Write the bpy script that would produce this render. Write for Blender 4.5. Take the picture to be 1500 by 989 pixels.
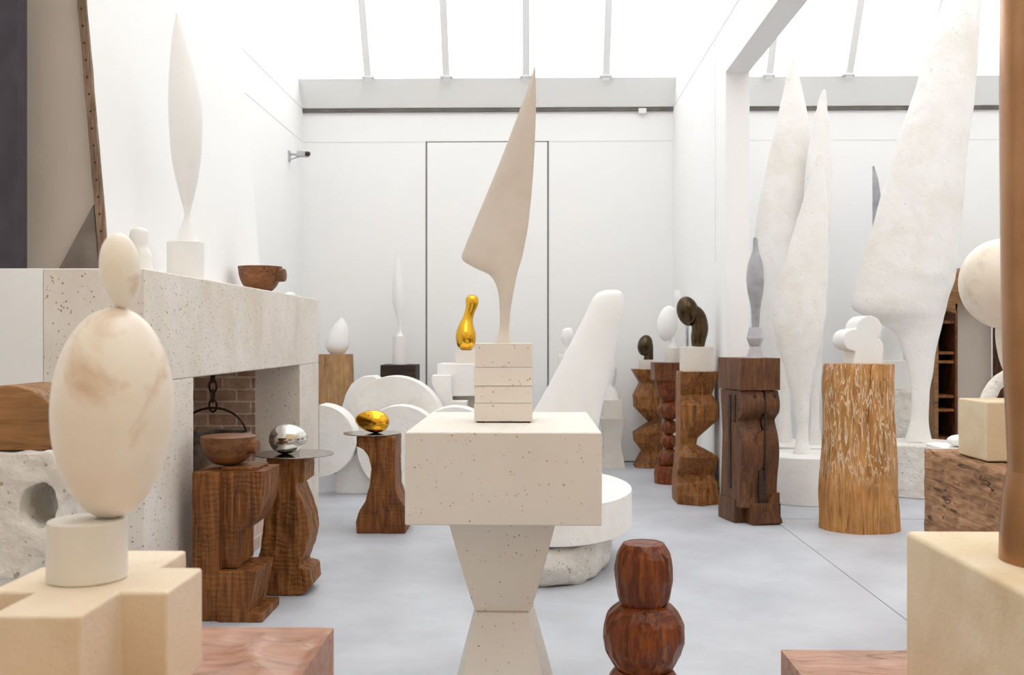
import bpy, math, random
from mathutils import Vector, Matrix, noise
R = math.radians
random.seed(4)
for o in list(bpy.data.objects): bpy.data.objects.remove(o)
C = bpy.context.scene.collection
scene = bpy.context.scene

# ------------------------------------------------------------------ camera, sky, exposure
F = 1458.0; H = 1.45; TH = math.atan(30/1458)
cam_d = bpy.data.cameras.new('camera'); cam = bpy.data.objects.new('camera', cam_d); C.objects.link(cam)
cam.location = (0, 0, H); cam.rotation_euler = (R(90), 0, TH)
cam_d.sensor_width = 36; cam_d.lens = F*36/1500; cam_d.clip_start = .05; cam_d.clip_end = 200
cam_d.dof.use_dof = True; cam_d.dof.focus_distance = 4.6; cam_d.dof.aperture_fstop = 5.6
scene.camera = cam
w = bpy.data.worlds.new('overcast_sky'); scene.world = w; w.use_nodes = True
bg = w.node_tree.nodes['Background']; bg.inputs[0].default_value = (.985, .992, 1, 1); bg.inputs[1].default_value = 2.65
vs = scene.view_settings
vs.view_transform = 'Standard'; vs.look = 'None'; vs.gamma = 1; vs.use_curve_mapping = False; vs.exposure = 0.0

# ------------------------------------------------------------------ pixel -> metre helpers (camera yaw taken out)
cs, sn = math.cos(TH), math.sin(TH)
def X(px, Y): q = (px-750)/F; return Y*(q*cs-sn)/(q*sn+cs)
def Z(px, py, Y): q = (px-750)/F; return H + Y*((494.5-py)/F)/(q*sn+cs)
def S(n, Y): return n/F*Y

# ------------------------------------------------------------------ materials
def s2l(c): return tuple(((v/255)/12.92 if v/255 <= .04045 else ((v/255+.055)/1.055)**2.4) for v in c)+(1,)
def newmat(name):
    m = bpy.data.materials.new(name); m.use_nodes = True
    nt = m.node_tree; b = nt.nodes['Principled BSDF']; return m, nt, b
def N(nt, t, **kw):
    n = nt.nodes.new(t)
    for k, v in kw.items(): setattr(n, k, v)
    return n
def coords(nt, scale=(1, 1, 1), rnd=True):
    tc = N(nt, 'ShaderNodeTexCoord'); mp = N(nt, 'ShaderNodeMapping'); mp.inputs['Scale'].default_value = scale
    if rnd:
        oi = N(nt, 'ShaderNodeObjectInfo'); ad = N(nt, 'ShaderNodeVectorMath', operation='MULTIPLY_ADD')
        cmb = N(nt, 'ShaderNodeCombineXYZ')
        for i in range(3): nt.links.new(oi.outputs['Random'], cmb.inputs[i])
        nt.links.new(cmb.outputs[0], ad.inputs[0]); ad.inputs[1].default_value = (7, 5, 3)
        nt.links.new(tc.outputs['Object'], ad.inputs[2]); nt.links.new(ad.outputs[0], mp.inputs['Vector'])
    else: nt.links.new(tc.outputs['Object'], mp.inputs['Vector'])
    return mp.outputs[0]
def ntex(nt, vec, scale, detail=5, rough=.55, dist=0):
    n = N(nt, 'ShaderNodeTexNoise'); n.inputs['Scale'].default_value = scale; n.inputs['Detail'].default_value = detail
    n.inputs['Roughness'].default_value = rough; n.inputs['Distortion'].default_value = dist
    nt.links.new(vec, n.inputs['Vector']); return n.outputs['Fac']
def ramp(nt, fac, stops):
    r = N(nt, 'ShaderNodeValToRGB'); e = r.color_ramp.elements
    while len(e) < len(stops): e.new(.5)
    for q, (p, c) in zip(e, stops): q.position = p; q.color = c
    nt.links.new(fac, r.inputs[0]); return r.outputs[0]
def mix(nt, fac, a, b, mode='MIX'):
    m = N(nt, 'ShaderNodeMix', data_type='RGBA', blend_type=mode)
    if isinstance(fac, float): m.inputs[0].default_value = fac
    else: nt.links.new(fac, m.inputs[0])
    for s, v in ((6, a), (7, b)):
        if isinstance(v, tuple): m.inputs[s].default_value = v
        else: nt.links.new(v, m.inputs[s])
    return m.outputs[2]
def bump(nt, h, strength, dist, prev=None):
    b = N(nt, 'ShaderNodeBump'); b.inputs['Strength'].default_value = strength; b.inputs['Distance'].default_value = dist
    nt.links.new(h, b.inputs['Height'])
    if prev is not None: nt.links.new(prev, b.inputs['Normal'])
    return b.outputs[0]
BW = lambda v: (v, v, v, 1)
def stone(name, c1, c2, scale=3, rough=.75, b=.15, bs=60, pits=0, pitc=(150, 135, 115), lump=0, spec=.3, pitscale=22, stain=None):
    m, nt, bs_ = newmat(name); v = coords(nt)
    col = ramp(nt, ntex(nt, v, scale, 6, .6), [(.3, s2l(c1)), (.68, s2l(c2))])
    if stain:
        f = ramp(nt, ntex(nt, v, stain[1], 5, .6, .6), [(.5, BW(0)), (.72, BW(stain[2]))])
        col = mix(nt, f, col, s2l(stain[0]))
    nrm = bump(nt, ntex(nt, v, bs, 4), b, .004)
    if lump: nrm = bump(nt, ntex(nt, v, 9, 5, .6), lump, .05, nrm)
    if pits:
        vo = N(nt, 'ShaderNodeTexVoronoi'); vo.inputs['Scale'].default_value = pitscale; nt.links.new(v, vo.inputs['Vector'])
        thr = ntex(nt, v, pitscale*.45, 3)
        a = N(nt, 'ShaderNodeMath', operation='MULTIPLY'); nt.links.new(thr, a.inputs[0]); a.inputs[1].default_value = pits
        d = N(nt, 'ShaderNodeMath', operation='SUBTRACT'); nt.links.new(vo.outputs['Distance'], d.inputs[0]); nt.links.new(a.outputs[0], d.inputs[1])
        msk = ramp(nt, d.outputs[0], [(0, BW(1)), (.06, BW(0))])
        # sparse: only where a second, slower noise is high
        sp = ramp(nt, ntex(nt, v, pitscale*.8, 2), [(.5, BW(0)), (.6, BW(1))])
        msk = mix(nt, 1.0, msk, sp, 'MULTIPLY')
        col = mix(nt, msk, col, s2l(pitc))
        inv = N(nt, 'ShaderNodeInvert'); nt.links.new(msk, inv.inputs['Color'])
        nrm = bump(nt, inv.outputs[0], .6, .006, nrm)
    nt.links.new(col, bs_.inputs['Base Color']); nt.links.new(nrm, bs_.inputs['Normal'])
    bs_.inputs['Roughness'].default_value = rough; bs_.inputs['Specular IOR Level'].default_value = spec
    return m
def wood(name, dark, mid, light, axis='Z', rough=.5, chisel=.35, grain=1.0, crack=.6, streak=None, chs=16, spec=.4, rip=.35):
    m, nt, b = newmat(name)
    sc = {'Z': (15, 15, 1.1), 'X': (1.1, 15, 15), 'Y': (15, 1.1, 15)}[axis]
    v = coords(nt, sc); v0 = coords(nt)
    g = ntex(nt, v, 2.2*grain, 7, .62, 1.2)
    col = ramp(nt, g, [(.28, s2l(dark)), (.5, s2l(mid)), (.75, s2l(light))])
    blot = ramp(nt, ntex(nt, v0, 4, 4, .6), [(.35, BW(.62)), (.65, BW(1.0))])
    col = mix(nt, .8, col, blot, 'MULTIPLY')
    cr = ntex(nt, v, 1.3, 2, .4, .5)
    cm = ramp(nt, cr, [(.485, BW(0)), (.497, BW(crack)), (.503, BW(crack)), (.515, BW(0))])
    sp = ramp(nt, ntex(nt, v0, 5, 1), [(.5, BW(0)), (.58, BW(1))])
    cm = mix(nt, 1.0, cm, sp, 'MULTIPLY')
    col = mix(nt, cm, col, s2l((38, 22, 14)))
    if streak:
        sv = coords(nt, (12, 12, 2.2))
        st = ramp(nt, ntex(nt, sv, 1.7, 3, .5, 2.0), [(.515, BW(0)), (.54, BW(.85)), (.575, BW(.85)), (.605, BW(0))])
        zz = N(nt, 'ShaderNodeSeparateXYZ'); tc = N(nt, 'ShaderNodeTexCoord'); nt.links.new(tc.outputs['Object'], zz.inputs[0])
        st2 = ramp(nt, zz.outputs[2], [(.3, BW(.1)), (.55, BW(1))])
        st = mix(nt, 1.0, st, st2, 'MULTIPLY')
        col = mix(nt, st, col, s2l(streak))
    wv = N(nt, 'ShaderNodeTexWave', bands_direction=axis); wv.inputs['Scale'].default_value = 11; wv.inputs['Distortion'].default_value = 9
    wv.inputs['Detail'].default_value = 3; wv.inputs['Detail Scale'].default_value = .9; nt.links.new(v0, wv.inputs['Vector'])
    wm = mix(nt, 1.0, wv.outputs['Color'], ramp(nt, ntex(nt, v0, 6, 3), [(.4, BW(.15)), (.62, BW(1))]), 'MULTIPLY')
    col = mix(nt, rip, col, ramp(nt, wm, [(.0, BW(1.05)), (.8, BW(.62))]), 'MULTIPLY')
    nrm = bump(nt, wm, rip*.9, .012)
    nrm = bump(nt, ntex(nt, v, 5, 5, .7), .4, .008, nrm)
    vo = N(nt, 'ShaderNodeTexVoronoi', feature='SMOOTH_F1'); vo.inputs['Scale'].default_value = chs; vo.inputs['Smoothness'].default_value = .25
    cv = coords(nt, {'Z': (1, 1, .5), 'X': (.5, 1, 1), 'Y': (1, .5, 1)}[axis]); nt.links.new(cv, vo.inputs['Vector'])
    nrm = bump(nt, vo.outputs['Distance'], chisel, .03, nrm)
    inv = N(nt, 'ShaderNodeInvert'); nt.links.new(cm, inv.inputs['Color']); nrm = bump(nt, inv.outputs[0], .7, .01, nrm)
    nt.links.new(col, b.inputs['Base Color']); nt.links.new(nrm, b.inputs['Normal'])
    b.inputs['Roughness'].default_value = rough; b.inputs['Specular IOR Level'].default_value = spec
    return m
def metal(name, c, rough, c2=None, metallic=1.0):
    m, nt, b = newmat(name); v = coords(nt)
    f = ntex(nt, v, 6, 5)
    nt.links.new(ramp(nt, f, [(.3, s2l(c)), (.7, s2l(c2 or c))]), b.inputs['Base Color'])
    nt.links.new(ramp(nt, ntex(nt, v, 3, 3), [(.3, BW(rough*.9)), (.7, BW(rough*1.15))]), b.inputs['Roughness'])
    b.inputs['Metallic'].default_value = metallic
    return m
def bricks(name, c1, c2, mortar, axis):
    m, nt, b = newmat(name); tc = N(nt, 'ShaderNodeTexCoord'); se = N(nt, 'ShaderNodeSeparateXYZ'); cm = N(nt, 'ShaderNodeCombineXYZ')
    nt.links.new(tc.outputs['Object'], se.inputs[0]); nt.links.new(se.outputs[axis], cm.inputs[0]); nt.links.new(se.outputs[2], cm.inputs[1])
    br = N(nt, 'ShaderNodeTexBrick'); nt.links.new(cm.outputs[0], br.inputs['Vector'])
    br.inputs['Scale'].default_value = 1; br.inputs['Brick Width'].default_value = .225; br.inputs['Row Height'].default_value = .095
    br.inputs['Mortar Size'].default_value = .008; br.inputs['Mortar Smooth'].default_value = .4
    br.inputs['Color1'].default_value = s2l(c1); br.inputs['Color2'].default_value = s2l(c2); br.inputs['Mortar'].default_value = s2l(mortar)
    col = mix(nt, .75, br.outputs['Color'], ramp(nt, ntex(nt, tc.outputs['Object'], 14, 6, .65), [(.3, BW(.55)), (.7, BW(1.15))]), 'MULTIPLY')
    inv = N(nt, 'ShaderNodeInvert'); nt.links.new(br.outputs['Fac'], inv.inputs['Color'])
    nrm = bump(nt, inv.outputs[0], .7, .01); nrm = bump(nt, ntex(nt, tc.outputs['Object'], 60, 5), .5, .006, nrm)
    nt.links.new(col, b.inputs['Base Color']); nt.links.new(nrm, b.inputs['Normal']); b.inputs['Roughness'].default_value = .9
    return m

m_wall = stone('white_wall_paint', (247, 247, 247), (249, 249, 248), 1.2, .85, .04, 90, spec=.2)
m_frontwall = stone('warm_bounce_paint', (236, 210, 172), (240, 216, 180), 1.2, .85, .04, 90, spec=.2)  # cream tint added to the unseen wall behind the camera for warm bounced light
m_leftwall = stone('white_plaster_wall', (247, 247, 246), (249, 249, 248), 1.2, .85, .06, 30, spec=.2)
m_sill = stone('painted_metal_sill', (241, 241, 240), (244, 244, 243), 1, .5, .01, 60)
m_mull = stone('painted_glazing_bar', (232, 233, 234), (238, 238, 238), 1, .45, .01, 60)
m_track = stone('dark_track', (96, 90, 86), (120, 113, 108), 5, .5, .02, 60)
m_joint = stone('shadow_joint', (118, 118, 118), (130, 130, 130), 5, .8, .02, 60)
m_fjoint = stone('faint_joint', (224, 224, 224), (228, 228, 228), 5, .8, .02, 60)
m_floor = stone('polished_concrete', (180, 183, 189), (201, 204, 210), 1.9, .42, .06, 45, spec=.35, stain=((172, 174, 180), .9, .5))
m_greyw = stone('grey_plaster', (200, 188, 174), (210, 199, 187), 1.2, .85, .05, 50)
m_dkpost = stone('blue_black_painted_timber', (62, 58, 66), (78, 73, 80), 6, .55, .1, 40)
m_travert = stone('pitted_limestone', (222, 212, 200), (236, 228, 219), 2.2, .8, .25, 50, pits=.42, pitc=(172, 148, 120), lump=.08, pitscale=52, stain=((212, 196, 176), 2.0, .5))
m_slab = stone('cast_beige_stone', (230, 223, 212), (237, 231, 221), 1.6, .75, .08, 70, pits=.24, pitc=(165, 140, 112), pitscale=60)
m_cube = stone('layered_beige_stone', (232, 224, 214), (240, 233, 224), 2.0, .75, .1, 70, pits=.26, pitc=(170, 146, 120), pitscale=60)
m_warmstone = stone('warm_limestone', (230, 210, 182), (243, 227, 204), 3, .8, .25, 120, lump=.06, stain=((216, 192, 160), 3.5, .5))
m_yelstone = stone('yellow_limestone', (218, 198, 164), (234, 218, 190), 2.4, .8, .25, 110, lump=.05, stain=((204, 176, 134), 2.2, .6))
m_plaster = stone('white_plaster', (240, 238, 234), (247, 246, 243), 2.5, .7, .12, 30, lump=.06)
m_smooth = stone('smooth_white_plaster', (240, 238, 235), (246, 245, 243), 2, .55, .03, 30)
m_aged = stone('aged_plaster', (241, 238, 233), (248, 247, 244), 3, .75, .25, 30, lump=.2, pits=.2, pitc=(214, 196, 174), pitscale=30, stain=((232, 220, 205), 2.2, .5))
m_rock = stone('rough_white_stone', (226, 218, 206), (245, 241, 235), 5, .85, .6, 60, lump=.8, pits=.4, pitc=(190, 176, 156), pitscale=34)
m_block = stone('beige_stone_block', (222, 213, 201), (234, 227, 217), 3, .75, .15, 60)
m_beigeplaster = stone('greige_plaster', (218, 208, 196), (230, 221, 211), 2.4, .6, .05, 40, stain=((200, 184, 166), 3, .5))
m_marble = stone('honeyed_marble', (240, 226, 206), (252, 246, 236), 4, .3, .04, 50, spec=.5, stain=((204, 160, 106), 6, .9))
m_cream = stone('cream_veined_marble', (230, 218, 198), (243, 235, 220), 5, .28, .04, 50, spec=.5, stain=((200, 178, 146), 9, .6))
m_greymarble = stone('grey_marble', (140, 140, 146), (186, 186, 190), 7, .3, .04, 50, spec=.5)
m_greyblock = stone('pale_grey_marble', (176, 175, 180), (196, 195, 199), 7, .5, .04, 50)
m_edge = wood('raw_edge_timber', (110, 84, 66), (150, 122, 100), (184, 160, 138), 'Z', .8, .2, 2, rip=.0)
m_oak = wood('brown_oak', (74, 38, 12), (136, 80, 32), (182, 120, 60), 'Z', .5, .6)
m_oakdk = wood('dark_red_oak', (58, 28, 12), (104, 56, 26), (146, 86, 44), 'Z', .45, .4)
m_bead = wood('waxed_red_brown_oak', (66, 24, 6), (126, 58, 16), (176, 96, 34), 'Z', .36, .55, 1.2, .8, None, 20, rip=.15)
m_zig = wood('carved_amber_oak', (90, 50, 16), (152, 94, 40), (194, 132, 66), 'Z', .5, .8)
m_totem = wood('smoked_oak', (66, 38, 22), (106, 66, 38), (144, 98, 62), 'Z', .5, .2, 1.4, rip=.12)
m_log = wood('peeled_log', (156, 100, 46), (202, 142, 78), (222, 168, 104), 'Z', .7, .7, 1, .8, (232, 208, 176), 12, rip=.0)
m_post = wood('yellow_post', (164, 118, 74), (196, 152, 106), (214, 174, 130), 'Z', .7, .3, 1, .6, rip=.0)
m_beam = wood('weathered_beam', (116, 78, 50), (172, 126, 88), (204, 162, 124), 'Y', .8, .7, 1.4, .9, None, 24, rip=.0)
m_scoop = wood('gouged_pink_oak', (142, 88, 62), (190, 138, 108), (216, 172, 144), 'X', .3, .25, 1, .4, None, 13, .6, rip=.0)
m_bowl = wood('turned_walnut', (84, 46, 22), (132, 82, 42), (160, 108, 62), 'X', .38, .1, 1, rip=.0)
m_arch = wood('golden_brown_board', (112, 74, 40), (156, 110, 64), (180, 134, 84), 'X', .5, .12, 1, rip=.0)
m_darkblock = wood('black_brown_timber', (34, 22, 16), (60, 42, 32), (84, 62, 48), 'X', .6, .2, rip=.0)
m_gold = metal('polished_gold', (244, 190, 66), .07, (238, 178, 52))
m_silver = metal('polished_steel', (214, 212, 208), .08)
m_disc = metal('brushed_steel_disc', (176, 172, 170), .12, (160, 154, 150))
m_bronze = metal('brown_patina_bronze', (160, 116, 78), .3, (176, 132, 94))
m_dkbronze = metal('dark_olive_bronze', (66, 54, 40), .2, (98, 84, 62))
m_iron = metal('rusty_iron', (58, 44, 38), .6, (86, 62, 50), .6)
m_brick = bricks('sooty_brick', (184, 144, 122), (216, 186, 164), (236, 224, 208), 0)
m_brickx = bricks('whitewashed_brick', (206, 176, 160), (226, 206, 194), (226, 218, 208), 1)
def glassmat():
    m, nt, b = newmat('clear_glass'); out = nt.nodes['Material Output']
    t = N(nt, 'ShaderNodeBsdfTransparent'); g = N(nt, 'ShaderNodeBsdfGlossy'); g.inputs['Roughness'].default_value = .02
    mx = N(nt, 'ShaderNodeMixShader'); mx.inputs[0].default_value = .04
    nt.links.new(t.outputs[0], mx.inputs[1]); nt.links.new(g.outputs[0], mx.inputs[2]); nt.links.new(mx.outputs[0], out.inputs[0]); nt.nodes.remove(b)
    return m
m_glass = glassmat()

# ------------------------------------------------------------------ geometry helpers: all return (verts, faces) in world metres
def box(x0, x1, y0, y1, z0, z1):
    v = [(x, y, z) for z in (z0, z1) for y in (y0, y1) for x in (x0, x1)]
    return v, [(0, 2, 3, 1), (4, 5, 7, 6), (0, 1, 5, 4), (2, 6, 7, 3), (0, 4, 6, 2), (1, 3, 7, 5)]
def join(*gs):
    V, Fc = [], []
    for v, f in gs:
        k = len(V); V += list(v); Fc += [tuple(i+k for i in q) for q in f]
    return V, Fc
def loft(rings, cap=True):
    V, Fc = [], []; n = len(rings[0])
    for r in rings: V += [tuple(p) for p in r]
    for i in range(len(rings)-1):
        for j in range(n):
            a = i*n+j; b = i*n+(j+1) % n; Fc.append((a, b, b+n, a+n))
    if cap: Fc.append(tuple(reversed(range(n)))); k = (len(rings)-1)*n; Fc.append(tuple(range(k, k+n)))
    return V, Fc
def ring(cx, cy, z, rx, ry, n=48, p=2.0):
    out = []
    for i in range(n):
        a = 2*math.pi*i/n; c, s = math.cos(a), math.sin(a)
        out.append((cx+rx*math.copysign(abs(c)**(2/p), c), cy+ry*math.copysign(abs(s)**(2/p), s), z))
    return out
def lathe(cx, cy, prof, n=48, sy=1.0): return loft([ring(cx, cy, z, r, r*sy, n) for r, z in prof])
def smooth_prof(pts, sub=6):
    out = []
    P = [pts[0]]+list(pts)+[pts[-1]]
    for i in range(1, len(P)-2):
        for k in range(sub):
            t = k/sub; q = []
            for a, b, c, d in zip(P[i-1], P[i], P[i+1], P[i+2]):
                q.append(.5*((2*b)+(-a+c)*t+(2*a-5*b+4*c-d)*t*t+(-a+3*b-3*c+d)*t**3))
            out.append(tuple(q))
    out.append(tuple(pts[-1])); return out
def loft_px(Y, rows, th=1.0, n=48, p=2.0, sub=6, z1=None, ymax=None):
    """rows (py, left px, right px[, thickness factor]) of a silhouette standing at depth Y; thickness in metres = width*factor"""
    rr = [tuple(r)+((th,) if len(r) == 3 else ()) for r in rows]
    rr = smooth_prof(rr, sub) if sub > 1 else rr
    rings = []
    for py, l, r, t in rr:
        xa, xb = X(l, Y), X(r, Y); z = Z((l+r)/2, py, Y)
        ry = max(.001, (xb-xa)/2*t)
        if ymax: ry = min(ry, ymax)
        rings.append(ring((xa+xb)/2, Y, z, max(.001, (xb-xa)/2), ry, n, p))
    if z1 is not None:                                              # seat the last ring exactly on its support
        zl = rings[-1][0][2]; zt = rings[0][0][2]; k = (zt-z1)/(zt-zl)
        rings = [[(a, b, zt-(zt-c)*k) for a, b, c in r] for r in rings]
    rings.reverse()
    return loft(rings)
def prism(outline, y0, y1):                                        # outline (x, z), extruded in y
    n = len(outline); V = [(x, y0, z) for x, z in outline]+[(x, y1, z) for x, z in outline]
    Fc = [tuple(range(n)), tuple(reversed(range(n, 2*n)))]
    for i in range(n): j = (i+1) % n; Fc.append((j, i, i+n, j+n))
    return V, Fc
def prism_x(outline, x0, x1):                                      # outline (y, z), extruded in x
    v, f = prism(outline, x0, x1); return [(b, a, c) for a, b, c in v], [tuple(reversed(q)) for q in f]
def ellipsoid(c, r, tilt=0, n=40, m=24, axis='Y', p=1.0):
    M = Matrix.Rotation(R(tilt), 3, axis); rings = []
    for i in range(m+1):
        a = -math.pi/2+math.pi*i/m; cz = math.sin(a); cr = max(.002, math.cos(a))
        rg = []
        for x, y, z in ring(0, 0, cz, cr, cr, n):
            k = 1+p*0 if p == 1 else 1+(p-1)*z
            q = M @ Vector((x*r[0]*k, y*r[1]*k, z*r[2])); rg.append((c[0]+q.x, c[1]+q.y, c[2]+q.z))
        rings.append(rg)
    return loft(rings)
def tube(pts, rad, n=10):
    rings = []; pts = [Vector(p) for p in pts]
    rads = rad if isinstance(rad, (list, tuple)) else [rad]*len(pts)
    for i, p in enumerate(pts):
        d = (pts[min(i+1, len(pts)-1)]-pts[max(i-1, 0)]).normalized()
        u = d.cross(Vector((0, 1, 0)) if abs(d.y) < .9 else Vector((1, 0, 0))).normalized(); v = d.cross(u)
        rings.append([tuple(p+(u*math.cos(2*math.pi*k/n)+v*math.sin(2*math.pi*k/n))*rads[i]) for k in range(n)])
    return loft(rings)
def rotz(g, c, a):
    ca, sa = math.cos(R(a)), math.sin(R(a))
    return [(c[0]+(x-c[0])*ca-(y-c[1])*sa, c[1]+(x-c[0])*sa+(y-c[1])*ca, z) for x, y, z in g[0]], g[1]
def wobble(g, amp, size, seed=0):
    o = Vector((seed*3.7, seed*1.3, seed*2.1)); V = []
    for v in g[0]:
        p = Vector(v); d = noise.noise_vector(p/size+o); V.append(tuple(p+d*amp))
    return V, g[1]

def gouged(x0, x1, y0, y1, z0, z1, cell=.07, depth=.009, st=.012, seed=0, sx=.7):
    nx, ny = int((x1-x0)/st), int((y1-y0)/st); V = []; Fc = []
    for j in range(ny+1):
        for i in range(nx+1):
            x, y = x0+(x1-x0)*i/nx, y0+(y1-y0)*j/ny
            wx = noise.noise(Vector((x*4, y*4, seed)))*.03
            d = noise.voronoi(Vector(((x+wx)/cell*sx, (y+wx*1.5)/cell, seed+.5)))[0][0]
            e = min(1, min(i, nx-i, j, ny-j)/2)
            V.append((x, y, z1-depth*max(0, 1-d*d*1.6)*e-.002*(1-e)))
    w_ = nx+1
    for j in range(ny):
        for i in range(nx): a = j*w_+i; Fc.append((a, a+1, a+w_+1, a+w_))
    rim = [i for i in range(w_)]+[j*w_+nx for j in range(1, ny+1)]+[ny*w_+i for i in range(nx-1, -1, -1)]+[j*w_ for j in range(ny-1, 0, -1)]
    k = len(V)
    for a in rim: V.append((V[a][0]+.003*noise.noise(Vector(V[a])*9), V[a][1]+.003*noise.noise(Vector(V[a])*8), z0))
    m_ = len(rim)
    for q in range(m_): p = (q+1) % m_; Fc.append((rim[q], k+q, k+p, rim[p]))
    Fc.append(tuple(reversed(range(k, k+m_))))
    return V, Fc

# ------------------------------------------------------------------ object helpers
def build(name, g, mat, origin, parent=None, sharp=35, bevel=0, rough=None, seg=2):
    me = bpy.data.meshes.new(name); o = Vector(origin)
    me.from_pydata([tuple(Vector(v)-o) for v in g[0]], [], g[1]); me.update()
    for pl in me.polygons: pl.use_smooth = True
    me.set_sharp_from_angle(angle=R(sharp)); me.materials.append(mat)
    ob = bpy.data.objects.new(name, me); C.objects.link(ob)
    if parent: ob.parent = parent
    else: ob.location = o
    if rough:
        vox, amp, size = rough
        rm = ob.modifiers.new('Remesh', 'REMESH'); rm.mode = 'VOXEL'; rm.voxel_size = vox; rm.use_smooth_shade = True
        tx = bpy.data.textures.new(name, 'CLOUDS'); tx.noise_scale = size; tx.noise_depth = 3
        dm = ob.modifiers.new('Displace', 'DISPLACE'); dm.texture = tx; dm.strength = amp; dm.mid_level = .5; dm.texture_coords = 'LOCAL'
    elif bevel:
        b = ob.modifiers.new('Bevel', 'BEVEL'); b.width = bevel; b.segments = seg; b.limit_method = 'ANGLE'; b.angle_limit = R(30); b.harden_normals = True
    return ob
def tag(o, label, cat, group=None):
    o['label'] = label; o['category'] = cat
    if group: o['group'] = group
def base_of(g):
    xs = [v[0] for v in g[0]]; ys = [v[1] for v in g[0]]; zs = [v[2] for v in g[0]]
    return ((min(xs)+max(xs))/2, (min(ys)+max(ys))/2, min(zs))
def single(name, g, mat, label, cat, group=None, **kw):
    o = build(name, g, mat, base_of(g), **kw); tag(o, label, cat, group); return o
def thing(name, loc, label, cat, group=None):
    o = bpy.data.objects.new(name, None); C.objects.link(o); o.location = loc; o.empty_display_size = .1; tag(o, label, cat, group); return o
def part(name, g, mat, root, label=None, **kw):
    o = build(name, g, mat, root['org'] if 'org' in root else root.location, root, **kw)
    if label: o['label'] = label
    return o
def subpart(name, g, mat, parent, org, **kw): return build(name, g, mat, org, parent, **kw)
def struct(name, g, mat, parent=None, org=(0, 0, 0), **kw):
    o = build(name, g, mat, org, parent, **kw)
    if not parent: o['kind'] = 'structure'
    return o

# ------------------------------------------------------------------ the room
XL, XP, XP2, XR = -2.68, 1.63, 1.83, 6.2
YB, YF = 11.58, -2.0; ZS = 4.41; ZT = 4.12; ZTOP = 7.6; YR = 9.55; YC = -1.0
PY0 = 8.43                                                          # end of the partition
struct('floor', box(XL-.9, XR+.2, YF-.2, YB+.2, -.2, 0), m_floor)
struct('wall_back', box(XL-.2, XR+.2, YB, YB+.2, 0, ZS), m_wall)
# left wall with the hearth recess cut out of it
FX = -1.82; FY0, FY1 = 4.63, 8.44; OY0, OY1, OZ = 5.31, 7.76, 1.235
struct('wall_left', join(box(XL-.2, XL, YF-.2, OY0, 0, ZTOP), box(XL-.2, XL, OY1, YB, 0, ZTOP), box(XL-.2, XL, OY0, OY1, OZ, ZTOP)), m_leftwall)
struct('wall_right', box(XR, XR+.2, YF-.2, YB, 0, ZTOP), m_wall)
struct('wall_front', box(XL-.2, XR+.2, YF-.2, YF, 0, ZTOP), m_frontwall)
struct('wall_middle', prism_x([(PY0, 0), (YB, 0), (YB, ZS), (YR, ZTOP), (YF, ZTOP), (YF, 3.69), (PY0, 3.69)], XP, XP2), m_wall, bevel=.004)
struct('ceiling', box(XL-.2, XR+.2, YF-.2, YC, ZTOP, ZTOP+.15), m_wall)
# sloping sill beam and the dark rail beneath it
for i, (a, b) in enumerate(((XL, XP), (XP2, XR))):
    struct('trim_%d' % (i+1), prism_x([(YB-.24, ZS), (YB-.04, ZT), (YB, ZT), (YB, ZS)], a, b), m_sill)
    struct('trim_%d' % (i+3), box(a, b, YB-.035, YB, ZT-.045, ZT-.005), m_track)
# glazing, one window for each room: sloping bay, unseen flat bay stretched forward for fill light, bars
px0 = [X(p, YB) for p in (545, 657, 771, 885, 1000, 1118, 1232, 1346, 1463, 1577)]
for k, (a, b) in enumerate(((XL, XP), (XP2, XR))):
    ye, ze = YB-.2, ZS
    wn = struct('window_%d' % (k+1), join(prism_x([(ye, ze), (YR, ZTOP), (YR-.01, ZTOP+.006), (ye-.01, ze+.006)], a, b),
                                             box(a, b, YC, YR, ZTOP, ZTOP+.008)), m_glass)
    wn.name = 'window_%d' % (k+1)
    bars = []
    for x in px0:
        if a < x < b-.05:
            n = Vector((0, ze-ZTOP, YR-ye)).normalized()*-.0
            bars.append(prism_x([(ye, ze), (YR, ZTOP), (YR-.075, ZTOP-.04), (ye-.075, ze-.04)], x-.022, x+.022))
            bars.append(prism_x([(ye-.075, ze-.04), (YR-.075, ZTOP-.04), (YR-.085, ZTOP-.046), (ye-.085, ze-.046)], x-.04, x+.04))
            bars.append(box(x-.07, x+.07, ye-.12, ye, ze-.005, ze+.02))
            bars.append(box(x-.03, x+.03, YC, YR, ZTOP-.07, ZTOP))
    for y in (3.5, 5.5, 7.5, YR): bars.append(box(a, b, y-.04, y+.04, ZTOP-.09, ZTOP))
    struct('glazing_bar', join(*bars), m_mull, wn)
# flush door and joints in the wall lining
dx0, dx1, dz = X(624.5, YB), X(803, YB), Z(700, 207, YB)
d = struct('door_1', box(dx0+.012, dx1-.012, YB-.008, YB, .02, dz-.014), m_wall)
struct('gap', join(box(dx0-.008, dx0+.012, YB-.004, YB, 0, dz), box(dx1-.012, dx1+.008, YB-.004, YB, 0, dz), box(dx0, dx1, YB-.004, YB, dz-.014, dz)), m_joint, d)
struct('trim_5', join(box(XL, dx0-.01, YB-.003, YB, dz-.008, dz), box(dx1+.01, XP, YB-.003, YB, dz-.008, dz), box(XP2, XR, YB-.003, YB, dz-.008, dz)), m_fjoint)
struct('trim_6', join(box(XL, XL+.003, 5, YB, ZT-.006, ZT), box(XL, XL+.003, 8.3, YB, dz-.006, dz), box(XL, XL+.003, 9.0, 9.006, ZT, 7)), m_fjoint)
struct('trim_7', join(box(XP-.003, XP, 2, YB, ZT-.006, ZT), box(XP-.003, XP, 8.9, 8.906, ZT-2, ZT)), m_fjoint)
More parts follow.
